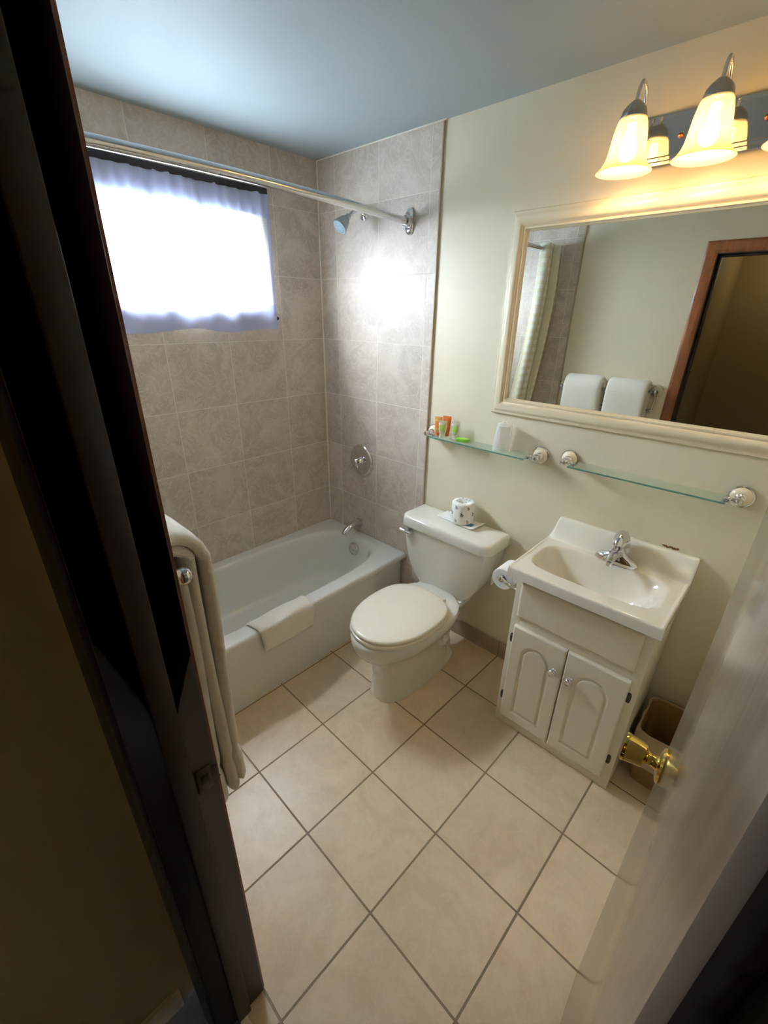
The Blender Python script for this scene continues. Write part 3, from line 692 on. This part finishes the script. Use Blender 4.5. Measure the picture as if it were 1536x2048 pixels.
slab('drawer_panel', 1.620, 2.066, .596, .760, YF0, VYF - .008, va, None, 60, 30)
# thin reveal grooves are the gaps round each door
for x0, x1, kx, hxx, a0, a1 in ((1.622, 1.8435, 1.812, 1.6145, 1.680, 1.786), (1.8475, 2.069, 1.877, 2.0745, 1.900, 2.010)):
    d_ = slab('door', x0, x1, .055, .556, YF0, VYF - .017, va, (a0 - .012, a1 + .012, .100, .492))
    bm = nb(); lathe(bm, [(.009, 0), (.0065, .004), (.006, .011), (.013, .015), (.0165, .019), (.0165, .022), (.0145, .025), (.0115, .0242), (.0105, .026), (0, .0265)], (kx, VYF - .017, .440), (0, -1, 0), 28)
    kn = finish(bm, 'knob', 'chrome', d_, 40); kn['label'] = 'round chrome knob'
    for hz in (.480, .158):
        bm = nb(); pts = sup(0, 0, .008, .024, 3, 24)
        rings(bm, [[Vector((hxx + p.x * k, VYF + .001 - dd, hz + p.y * k)) for p in pts] for k, dd in ((1, 0), (1, .002), (.9, .003))]); lathe(bm, [(.0035, -.018), (.0035, .018)], (hxx + (.007 if hxx < 1.8 else -.007), VYF - .004, hz), n=10)
        for s_ in (-.012, .012): ball(bm, (hxx - .001, VYF - .002, hz + s_), .003, 8)
        g_ = finish(bm, 'hinge', 'dkmetal', d_); g_['label'] = 'worn dark metal hinge'

# sink top
SX0, SX1, SYF, SYB, SZ = 1.571, 2.114, -.415, -.003, .832
sk = thing('sink_top', 'glossy white one-piece sink top with raised backsplash on the vanity', 'sink', ((SX0 + SX1) / 2, -.2, .78))
def basin_sd(x, y):
    cxx, cyy, bx, by = 1.838, -.226, .222, .118
    n_ = 4.5; q = (abs((x - cxx) / bx) ** n_ + abs((y - cyy) / by) ** n_) ** (1 / n_); return q
def zs(x, y):
    z = SZ; q = basin_sd(x, y)
    if q < 1.06:
        dpt = sstep(1.03 - q, 0, .50); z -= .125 * (dpt ** .8) + .004 * sstep(1.06 - q, 0, .05)
    # soap rest at the back right, backsplash
    spl = sstep(y, -.074, -.016); z += .086 * (spl ** .9) * sstep(x - SX0 + .006, 0, .030)
    # concave backsplash scoop ends at both sides
    de = min(x - SX0, SX1 - x)
    z += .004 * sstep(.016 - de, 0, .012) * (1 - sstep(y, -.06, -.03))
    # rounded outer edges
    for d_, rad in ((de, .007), (y - SYF, .010)):
        t_ = clampf(d_ / rad); z -= rad * (1 - math.sqrt(max(0, 1 - (1 - t_) ** 2)))
    if y > -.03: z -= 0
    return z
NXs, NYs = 150, 130
def ymap(t_): return SYF + (SYB - SYF) * (t_ ** 1.0)
bm = nb(); xs = [SX0 + (SX1 - SX0) * (i / NXs) for i in range(NXs + 1)]; ys_ = [ymap(j / NYs) for j in range(NYs + 1)]
xs = sorted(xs + [SX0 + .001, SX0 + .002, SX1 - .001, SX1 - .002]); ys_ = sorted(ys_ + [SYF + .001, SYF + .002])
vs = [[bm.verts.new((x, y, zs(x, y))) for y in ys_] for x in xs]
a_, b_ = len(xs) - 1, len(ys_) - 1
for i in range(a_):
    for j in range(b_): bm.faces.new((vs[i][j], vs[i + 1][j], vs[i + 1][j + 1], vs[i][j + 1]))
loop = [vs[i][0] for i in range(a_ + 1)] + [vs[a_][j] for j in range(1, b_ + 1)] + [vs[i][b_] for i in range(a_ - 1, -1, -1)] + [vs[0][j] for j in range(b_ - 1, 0, -1)]
low = [bm.verts.new((v.co.x, v.co.y, .788)) for v in loop]
for i in range(len(loop)): bm.faces.new((loop[i], low[i], low[(i + 1) % len(loop)], loop[(i + 1) % len(loop)]))
low2 = [bm.verts.new((clampf(v.co.x, SX0 + .02, SX1 - .02), clampf(v.co.y, SYF + .02, -.01), .788)) for v in loop]
for i in range(len(loop)): bm.faces.new((low[i], low2[i], low2[(i + 1) % len(loop)], low[(i + 1) % len(loop)]))
finish(bm, 'basin', 'sink', sk, 60)
bm = nb(); lathe(bm, [(0, 0), (.020, 0), (.021, .002), (.016, .004), (.014, .002), (0, .003)], (1.838, -.215, zs(1.838, -.215)), n=28); finish(bm, 'drain', 'chrome', sk)
# faucet
FX, FY = 1.862, -.083
fa = thing('faucet', 'chrome single-lever faucet on the back of the sink', 'faucet', (FX, FY, SZ))
bm = nb(); rs = []
for z, k, ky in ((0, 1, 1), (.008, 1.0, 1.0), (.015, .96, .93), (.024, .80, .84), (.034, .52, .74), (.048, .33, .72), (.060, .27, .70)):
    rs.append([Vector((FX + p.x * k, FY + p.y * ky, SZ + z)) for p in sup(0, 0, .082, .027, 2.3, 48)])
rings(bm, rs); finish(bm, 'base', 'chrome', fa, 50)
bm = nb(); tube(bm, smooth_path([(FX, FY + .002, SZ + .035), (FX, FY - .03, SZ + .048), (FX, FY - .07, SZ + .052), (FX, FY - .103, SZ + .042)], 6), [.019] * 6 + [.016] * 6 + [.0135] * 7, 20, flat=(1.1, .85))
lathe(bm, [(.011, 0), (.011, .014), (.0085, .015), (.0085, .012)], (FX, FY - .097, SZ + .040), (0, -.1, -1), 20); finish(bm, 'spout', 'chrome', fa, 50)
bm = nb(); lathe(bm, [(.021, 0), (.0215, .012), (.019, .018)], (FX, FY, SZ + .052), n=28); finish(bm, 'collar', 'chrome', fa, 50)
bm = nb()
rs = []
for k in range(17):
    q = k / 16; a = PI * .5 * q; rr_ = .037 * math.cos(a); z = SZ + .078 + .060 * math.sin(a)
    ring = []
    for i in range(36):
        w_ = 2 * PI * i / 36; c_, s_ = math.cos(w_), math.sin(w_); ext = (.036 * max(0, -s_) ** 2.2) * (1 - .75 * q) * (rr_ / .037)
        ring.append(Vector((FX + rr_ * c_ * .92, FY + rr_ * s_ * .9 - ext, z + (.022 * max(0, -s_) ** 2) * (1 - q))))
    rs.append(ring)
rs.insert(0, [Vector((FX + .018 * math.cos(2 * PI * i / 36), FY + .018 * math.sin(2 * PI * i / 36), SZ + .068)) for i in range(36)])
rings(bm, rs); finish(bm, 'lever_handle', 'chrome', fa, 60)

# toilet paper holder + roll at the vanity side
th_ = thing('toilet_paper_holder', 'chrome toilet paper holder on the side of the vanity', 'toilet paper holder', (VX0, -.30, .70))
PX, PZ = 1.512, .716
for yy in (-.345, -.205):
    bm = nb()
    lathe(bm, [(.018, 0), (.018, .004), (.011, .009), (.007, .014)], (VX0, yy, .695), (-1, 0, 0), 20)
    tube(bm, smooth_path([(VX0 - .01, yy, .695), (VX0 - .045, yy, .702), (PX + .012, yy, PZ - .002), (PX, yy, PZ)], 5), .0062, 12); ball(bm, (PX, yy, PZ), .0125, 16); finish(bm, 'bracket', 'chrome', th_, 40)
bm = nb(); tube(bm, [(PX, -.34, PZ), (PX, -.21, PZ)], .006, 12); finish(bm, 'spindle', 'chrome', th_, 40)
bm = nb(); zr = PZ - .014
u, v, a = frame_for((0, 1, 0)); rs = []
for r, h in ((.020, 0), (.046, 0), (.048, .002), (.048, .100), (.046, .102), (.020, .102)): rs.append([Vector((PX, -.326, zr)) + a * h + (u * math.cos(2 * PI * i / 40) + v * math.sin(2 * PI * i / 40)) * r for i in range(40)])
rings(bm, rs, closed=True); grid(bm, 6, 2, lambda s, t_: Vector((PX - .0482 - .001 * math.sin(s * 3), -.325 + .1 * t_, zr + .005 - .06 * s)))
rl = tag(finish(bm, 'toilet_roll', 'paper', None, 40), 'white toilet roll on the holder beside the vanity', 'toilet roll')

# ------------------------------------------------------------------ mirror
MX0, MX1, MZ0, MZ1 = 1.190, 2.300, 1.315, 2.084
mi = thing('mirror', 'large wall mirror in a moulded cream frame above the shelves', 'mirror', ((MX0 + MX1) / 2, 0, MZ0))
bm = nb(); prof = [(0, 0), (0, .012), (.003, .016), (.010, .017), (.016, .021), (.026, .030), (.036, .033), (.046, .031), (.053, .024), (.057, .020), (.0585, .023), (.064, .023), (.0655, .017), (.072, .014), (.072, .006), (.060, 0)]
rs = []
for sx, sz in ((0, 0), (1, 0), (1, 1), (0, 1)):
    rs.append([Vector(((MX0 + d) if sx == 0 else (MX1 - d), -h, (MZ0 + d) if sz == 0 else (MZ1 - d))) for d, h in prof])
rings(bm, rs, closed=True); finish(bm, 'frame', 'cream', mi, 40)
boxobj('glass', (MX0 + .066, MX1 - .066, -.011, -.006, MZ0 + .066, MZ1 - .066), 'mirror', mi)

# ------------------------------------------------------------------ glass shelves
def rosette(bm, bc, x, z, s, axis=(0, -1, 0), org_y=0):
    lathe(bm, [(0, 0), (.037, 0), (.0375, .004), (.035, .008), (.031, .009)], (x, org_y, z), axis, 36)
def shelf(name, label, x0, x1, z, grp):
    t_ = thing(name, label, 'shelf', ((x0 + x1) / 2, 0, z), grp)
    bm = nb(); pts = []
    y0, y1 = -.012, -.104
    box(bm, x0 + .03, x1 - .03, y1, y0, z - .003, z + .003, .001, 1); g = finish(bm, 'glass_plate', 'shelfglass', t_)
    bm = nb(); box(bm, x0 + .031, x1 - .031, y1 - .0008, y1 + .0012, z - .0032, z + .0032, .0004, 1); e_ = finish(bm, 'polished_edge', 'glassedge', g); e_['label'] = 'green polished front edge'
    for x, s in ((x0, 1), (x1, -1)):
        bm = nb(); lathe(bm, [(0, 0), (.0375, 0), (.038, .004), (.036, .0085), (.031, .010)], (x, 0, z + .005), (0, -1, 0), 36)
        lathe(bm, [(.015, .020), (.016, .024), (.011, .028), (.0085, .034), (.0085, .044), (.013, .048), (.013, .054), (.009, .058), (.012, .064), (.013, .070), (.010, .077), (0, .081)], (x, 0, z + .005), (0, -1, 0), 28)
        tube(bm, [(x, -.052, z + .004), (x + s * .022, -.052, z + .002)], [.008, .007], 14); ball(bm, (x + s * .026, -.052, z + .001), .010, 16)
        box(bm, *(sorted((x + s * .026, x + s * .046))), -.075, -.030, z - .0062, z - .0032, .001); box(bm, *(sorted((x + s * .026, x + s * .042))), -.066, -.040, z + .0032, z + .0062, .001)
        b_ = finish(bm, 'bracket', 'chrome', t_, 40)
        bm = nb(); lathe(bm, [(.033, .008), (.032, .013), (.027, .019), (.020, .023), (.014, .025), (0, .026)], (x, 0, z + .005), (0, -1, 0), 36); r_ = finish(bm, 'ceramic_boss', 'ceramic', b_, 50); r_['label'] = 'cream ceramic dome'
    return t_
shelf('glass_shelf', 'glass wall shelf above the toilet holding toiletries and a cup', .868, 1.452, 1.160, 'glass shelves below the mirror')
shelf('glass_shelf', 'empty glass wall shelf above the sink', 1.578, 2.160, 1.172, 'glass shelves below the mirror')
SZ1 = 1.1635
def tubeitem(name, label, x, y, w, h, mat, capm, group, flip=False, dep=.012, lab=None, rotz=0., wb_=.5):
    """soft tube standing on its cap: round below, crimped flat above"""
    t_ = thing(name, label, 'toiletry tube', (x, y, SZ1), group)
    def ring(wx, wy, z): return [Vector((x + p.x * math.cos(rotz) - p.y * math.sin(rotz), y + p.x * math.sin(rotz) + p.y * math.cos(rotz), SZ1 + z)) for p in sup(0, 0, wx, wy, 2.2, 28)]
    bm = nb(); rings(bm, [ring(w * .32, w * .32, 0), ring(w * .34, w * .34, .003), ring(w * .33, w * .33, .016), ring(w * .28, w * .28, .018)]); finish(bm, 'cap', capm, t_, 40)
    bm = nb(); rings(bm, [ring(w * .30, w * .30, .018), ring(w * .37, w * .35, .023), ring(w * .42, w * .30, h * .4), ring(w * .47, w * .16, h * .75), ring(w * .5, .0022, h * .9), ring(w * .5, .0015, h)]); b_ = finish(bm, 'tube_body', mat, t_, 50)
    if lab:
        bm = nb(); def_ = []
        def lf(s, q):
            xx = (s - .5) * w * .62; z = h * (.42 + .34 * q); k = .30 + (.16 - .30) * clampf((z / h - .4) / .35)
            k2 = .42 + (.47 - .42) * clampf((z / h - .4) / .35); yy = -w * k * math.sqrt(max(0, 1 - (xx / (w * k2)) ** 2)) - .0012
            return Vector((x + xx * math.cos(rotz) - yy * math.sin(rotz), y + xx * math.sin(rotz) + yy * math.cos(rotz), SZ1 + z))
        grid(bm, 10, 8, lf); finish(bm, 'label_patch', lab, b_, 60, False)
    return t_
tubeitem('orange_tube', 'orange gel tube leftmost on the toiletry shelf', .925, -.050, .040, .092, 'amber', 'orange', 'orange toiletry tubes', rotz=.3, lab='orange')
tubeitem('orange_tube', 'orange tube standing behind a clear tube with green label', .962, -.030, .044, .098, 'orange', 'orange', 'orange toiletry tubes', rotz=.25)
tubeitem('clear_tube', 'clear tube with green label in front of the orange tubes', .968, -.072, .044, .082, 'tubeplastic', 'tubeplastic', 'clear green toiletry tubes', lab='lime', rotz=.3)
tubeitem('clear_tube', 'clear tube with green label standing alone beside the soap', 1.026, -.046, .044, .082, 'tubeplastic', 'tubeplastic', 'clear green toiletry tubes', lab='lime', rotz=.2)
so = thing('soap_packet', 'green and clear wrapped soap lying on the shelf', 'soap', (1.085, -.055, SZ1))
bm = nb(); rings(bm, [[Vector((1.082 + (p.x * k) * .94 - p.y * k * .3, -.060 + p.x * k * .3 + p.y * k * .94, SZ1 + z)) for p in sup(0, 0, .034, .018, 4, 40)] for k, z in ((.93, .0), (1, .003), (1, .012), (.92, .015))]); finish(bm, 'soap_bar', 'green', so, 40)
bm = nb(); grid(bm, 10, 6, lambda s, q: Vector((1.045 - .028 * s + .004 * math.sin(q * 9), -.085 + .030 * q + .004 * math.sin(s * 8), SZ1 + .003 + .006 * abs(math.sin(s * 7 + q * 5))))); finish(bm, 'wrapper_end', 'film', so, 60, False)
# plastic-wrapped cup
cu_ = thing('wrapped_cup', 'upside-down plastic cup in clear wrap on the shelf', 'cup', (1.290, -.056, SZ1))
CX, CY = 1.290, -.056
bm = nb(); lathe(bm, [(.037, 0), (.038, .002), (.0365, .004), (.036, .02), (.029, .108), (.027, .111), (0, .111)], (CX, CY, SZ1), n=40, cap0=False); finish(bm, 'cup', 'film', cu_, 40)
bm = nb(); rs = []
for k, (r, h) in enumerate([(.043, 0), (.044, .006), (.041, .018), (.039, .03), (.036, .07), (.032, .112), (.024, .122), (.010, .124), (0, .123)]):
    rs.append([Vector((CX + (r + .0016 * math.sin(a * 7 + k * 2)) * math.cos(a), CY + (r + .0016 * math.sin(a * 5 + k)) * math.sin(a), SZ1 + h + .001)) for a in [2 * PI * i / 48 for i in range(48)]])
rings(bm, rs, cap0=False); finish(bm, 'plastic_wrap', 'film', cu_, 60)

# ------------------------------------------------------------------ vanity light
PX0, PX1 = 1.575, 2.165
vl = thing('vanity_light', 'chrome bar wall light with bell-shaped frosted shades above the mirror', 'wall lamp', (1.87, 0, 2.21))
bm = nb(); prof = [(2.146, 0), (2.146, .012), (2.150, .015), (2.158, .015), (2.160, .020), (2.168, .020), (2.170, .026), (2.250, .026), (2.252, .020), (2.260, .020), (2.262, .015), (2.272, .015), (2.276, .012), (2.276, 0)]
rings(bm, [[Vector((x, -d, z)) for z, d in prof] for x in (PX0, PX1)]); finish(bm, 'back_plate', 'chrome', vl, 30)
LX = [1.617, 1.822, 2.027]; LYY = -.140
for k, x in enumerate((1.722, 1.925, 2.125)):
    bm = nb(); lathe(bm, [(.0065, 0), (.0065, .005), (.004, .008), (0, .009)], (x, -.026, 2.212), (0, -1, 0), 16); s_ = finish(bm, 'screw_cap', 'copper', vl, 40); s_['label'] = 'small copper-coloured cap'
for x in LX:
    bm = nb(); lathe(bm, [(.016, 0), (.016, .003), (.010, .007), (.006, .010)], (x, -.026, 2.225), (0, -1, 0), 24)
    pth = smooth_path([(x, -.030, 2.225), (x, -.052, 2.250), (x, -.066, 2.295), (x, -.088, 2.330), (x, -.118, 2.335), (x, -.136, 2.310), (x, LYY, 2.285), (x, LYY, 2.275)], 6)
    tube(bm, pth, .0052, 14); a_ = finish(bm, 'arm', 'chrome', vl, 40)
    bm = nb(); lathe(bm, [(0, .0), (.010, 0), (.014, -.003), (.024, -.012), (.032, -.022), (.036, -.038), (.035, -.044), (.0, -.044)], (x, LYY, 2.286), n=32); finish(bm, 'socket_cap', 'nickel', a_, 40)
    bm = nb(); pro = [(.030, 2.250), (.036, 2.246), (.040, 2.236), (.0455, 2.212), (.0495, 2.182), (.053, 2.158), (.058, 2.142), (.067, 2.128), (.078, 2.118)]
    outer = [(r, z) for r, z in pro]; inner = [(r - .003, z) for r, z in reversed(pro)]; inner[0] = (.0765, 2.1165)
    n_ = 48; rs = [[Vector((x + r * math.cos(2 * PI * i / n_), LYY + r * math.sin(2 * PI * i / n_), z)) for i in range(n_)] for r, z in outer + inner]
    rings(bm, rs, closed=True); finish(bm, 'glass_shade', 'shade', a_, 60)
    bm = nb(); lathe(bm, [(0, 2.143), (.012, 2.145), (.020, 2.152), (.024, 2.163), (.0235, 2.175), (.018, 2.192), (.013, 2.205), (.012, 2.235), (0, 2.236)], (x, LYY, 0), n=28); finish(bm, 'bulb', 'bulb', a_, 60)
    ld = bpy.data.lights.new('bulb_light', 'POINT'); ld.energy = LAMP_W; ld.color = LAMP_COL; ld.shadow_soft_size = .027
    lo = bpy.data.objects.new('bulb_light', ld); COL.objects.link(lo); lo.location = (x, LYY, 2.128)

# ------------------------------------------------------------------ towel rack
tr = thing('towel_rack', 'double chrome towel rack on the wall left of the doorway', 'towel rack', (1.18, -W, 1.2))
for x in (.862, 1.485):
    bm = nb(); zc = 1.272 if x > 1 else 1.245
    lathe(bm, [(0, 0), (.0375, 0), (.038, .004), (.036, .0085), (.031, .010)], (x, -W, zc), (0, 1, 0), 36)
    lathe(bm, [(.013, .020), (.0085, .026), (.0078, .036), (.0095, .042), (.0078, .046)], (x, -W, zc), (0, 1, 0), 24)
    sx = 1 if x > 1 else -1
    xb = x - sx * .012
    lathe(bm, [(.008, .036), (.0105, .039), (.0105, .042), (.009, .044)], (x, -W, zc), (0, 1, 0), 24)
    ball(bm, (x, -W + .055, zc), .0175, 24)
    tube(bm, smooth_path([(x, -W + .03, zc - .004), (x, -W + .018, zc - .05), (x, -W + .020, zc - .085), (x, -W + .028, zc - .110)], 5), .006, 12); ball(bm, (x, -W + .030, zc - .113), .009, 16)
    b_ = finish(bm, 'bracket', 'chrome', tr, 40)
    bm = nb(); lathe(bm, [(.033, .008), (.032, .013), (.027, .019), (.020, .023), (.013, .0245), (0, .025)], (x, -W, zc), (0, 1, 0), 36); finish(bm, 'ceramic_boss', 'ceramic', b_, 50)
bm = nb(); tube(bm, [(.862, -W + .055, 1.245), (1.485, -W + .055, 1.272)], .0085, 16); finish(bm, 'upper_bar', 'chrome', tr, 40)
bm = nb(); tube(bm, [(.862, -W + .030, 1.132), (1.485, -W + .030, 1.149)], .007, 16); finish(bm, 'lower_bar', 'chrome', tr, 40)

def rack_towel(label, x0, x1):
    bm = nb(); yb, zb = -W + .055, 1.268
    cxm, hw = (x0 + x1) / 2, (x1 - x0) / 2
    def leg(yf, rad, ztop, zf, zbk, tk, dxx, half=False):
        pts = []
        hl_ = ztop - zf
        for q in [(.012 * (k / 6) ** 2) / hl_ for k in range(6)] + [.012 / hl_ + (1 - .012 / hl_) * k / 60 for k in range(61)]:
            z = zf + hl_ * q; pts.append((yf + .004 * math.sin(z * 7 + rad * 90), z, q))
        if not half:
            yk = yb - (yf - yb) * .60
            for k in range(1, 14):
                a = PI * k / 14; pts.append((yb + (yf - yb) * math.cos(a) * (1 if a < PI / 2 else .60), ztop + rad * math.sin(a), 1))
            for k in range(50): q = k / 49; pts.append((yk, ztop + (zbk - ztop) * q, 1 - q))
        rs = []; N = len(pts)
        for i, (y, z, q) in enumerate(pts):
            a_ = pts[max(i - 1, 0)]; b_ = pts[min(i + 1, N - 1)]; ty, tz = b_[0] - a_[0], b_[1] - a_[1]; l_ = math.hypot(ty, tz) or 1; ny, nz = -tz / l_, ty / l_
            d = q * (ztop - zf); wv_ = 1.
            wv_ = 1.20 - .40 * math.exp(-((d - .115) / .018) ** 2) if d < .3 and q < 1 else 1. + .16 * (1 - q)
            endr = math.sqrt(max(.02, 1 - (1 - clampf(d / .010)) ** 2)) if q < 1 else 1
            wid = hw - dxx - .005 * math.exp(-((d - .115) / .02) ** 2)
            ring = []
            for p in sup(0, 0, wid, 1, 2.0, 56):
                # rounded rectangle section: flat faces with rolled ends
                e = 1 - abs(p.x) / wid; tt = math.sqrt(max(0, 1 - (1 - clampf(e * wid / (tk * .9))) ** 2))
                s_ = 1 if p.y >= 0 else -1
                off = s_ * tk * .5 * tt * wv_ * endr + .0015 * math.sin(p.x * 60 + z * 9)
                ring.append(Vector((cxm + p.x, y + ny * off, z + nz * off)))
            rs.append(ring)
        rings(bm, rs)
    leg(yb + .060, .060, 1.268, .612, .76, .027, 0)
    leg(yb + .034, .036, 1.268, .588, .80, .027, .001)
    leg(yb + .008, 0, 1.240, .572, 0, .026, .003, True)
    o = finish(bm, 'bath_towel', 'terry', None, 60); return tag(o, label, 'towel', 'folded bath towels on the rack')
rack_towel('folded white bath towel on the rack, nearer the doorway', 1.196, 1.452)
rack_towel('folded white bath towel on the rack, nearer the shower curtain', .900, 1.158)

# ------------------------------------------------------------------ waste bin
bn = thing('waste_bin', 'tan plastic waste bin with clear liner beside the vanity', 'waste bin', (2.225, -.16, 0))
def br(k, z, n=7, N=64, e=0.): return [Vector((2.228 + p.x * k, -.155 + p.y * k, z)) for p in sup(0, 0, .105 + e, .115 + e, n, N)]
bm = nb(); rings(bm, [br(.80, .0), br(.82, .003), br(1., .262), br(1.02, .266), br(1.02, .272), br(.97, .272), br(.95, .262), br(.78, .008)], True, True); finish(bm, 'bin_body', 'bin', bn, 40)
bm = nb(); rs = []
for k, z, am in ((.93, .10, .0), (.96, .262, .001), (.99, .277, .0015), (1.05, .277, .002), (1.065, .262, .003), (1.055, .215, .005), (1.05, .185, .006)):
    rs.append([p + Vector((am * math.sin(i * .9), am * math.sin(i * .7 + 1), am * 1.5 * math.sin(i * .53))) for i, p in enumerate(br(k, z))])
rings(bm, rs, False, False); finish(bm, 'bin_liner', 'liner', bn, 60)
# smear of old caulk above the backsplash
bm = nb(); rnd = random.Random(3)
for k in range(22):
    x = 1.985 + .055 * rnd.random(); z = .921 + .006 * rnd.random() * (1 - abs(x - 2.01) * 8); lathe(bm, [(.0035 * (.4 + rnd.random()), 0), (.001, .0008)], (x, -.0002, z), (0, -1, 0), 8)
sm = finish(bm, 'wall_stain', 'stop'); struct(sm, 'small brown caulk smear on the wall over the backsplash', 'stain'); sm.name = 'trim_7'
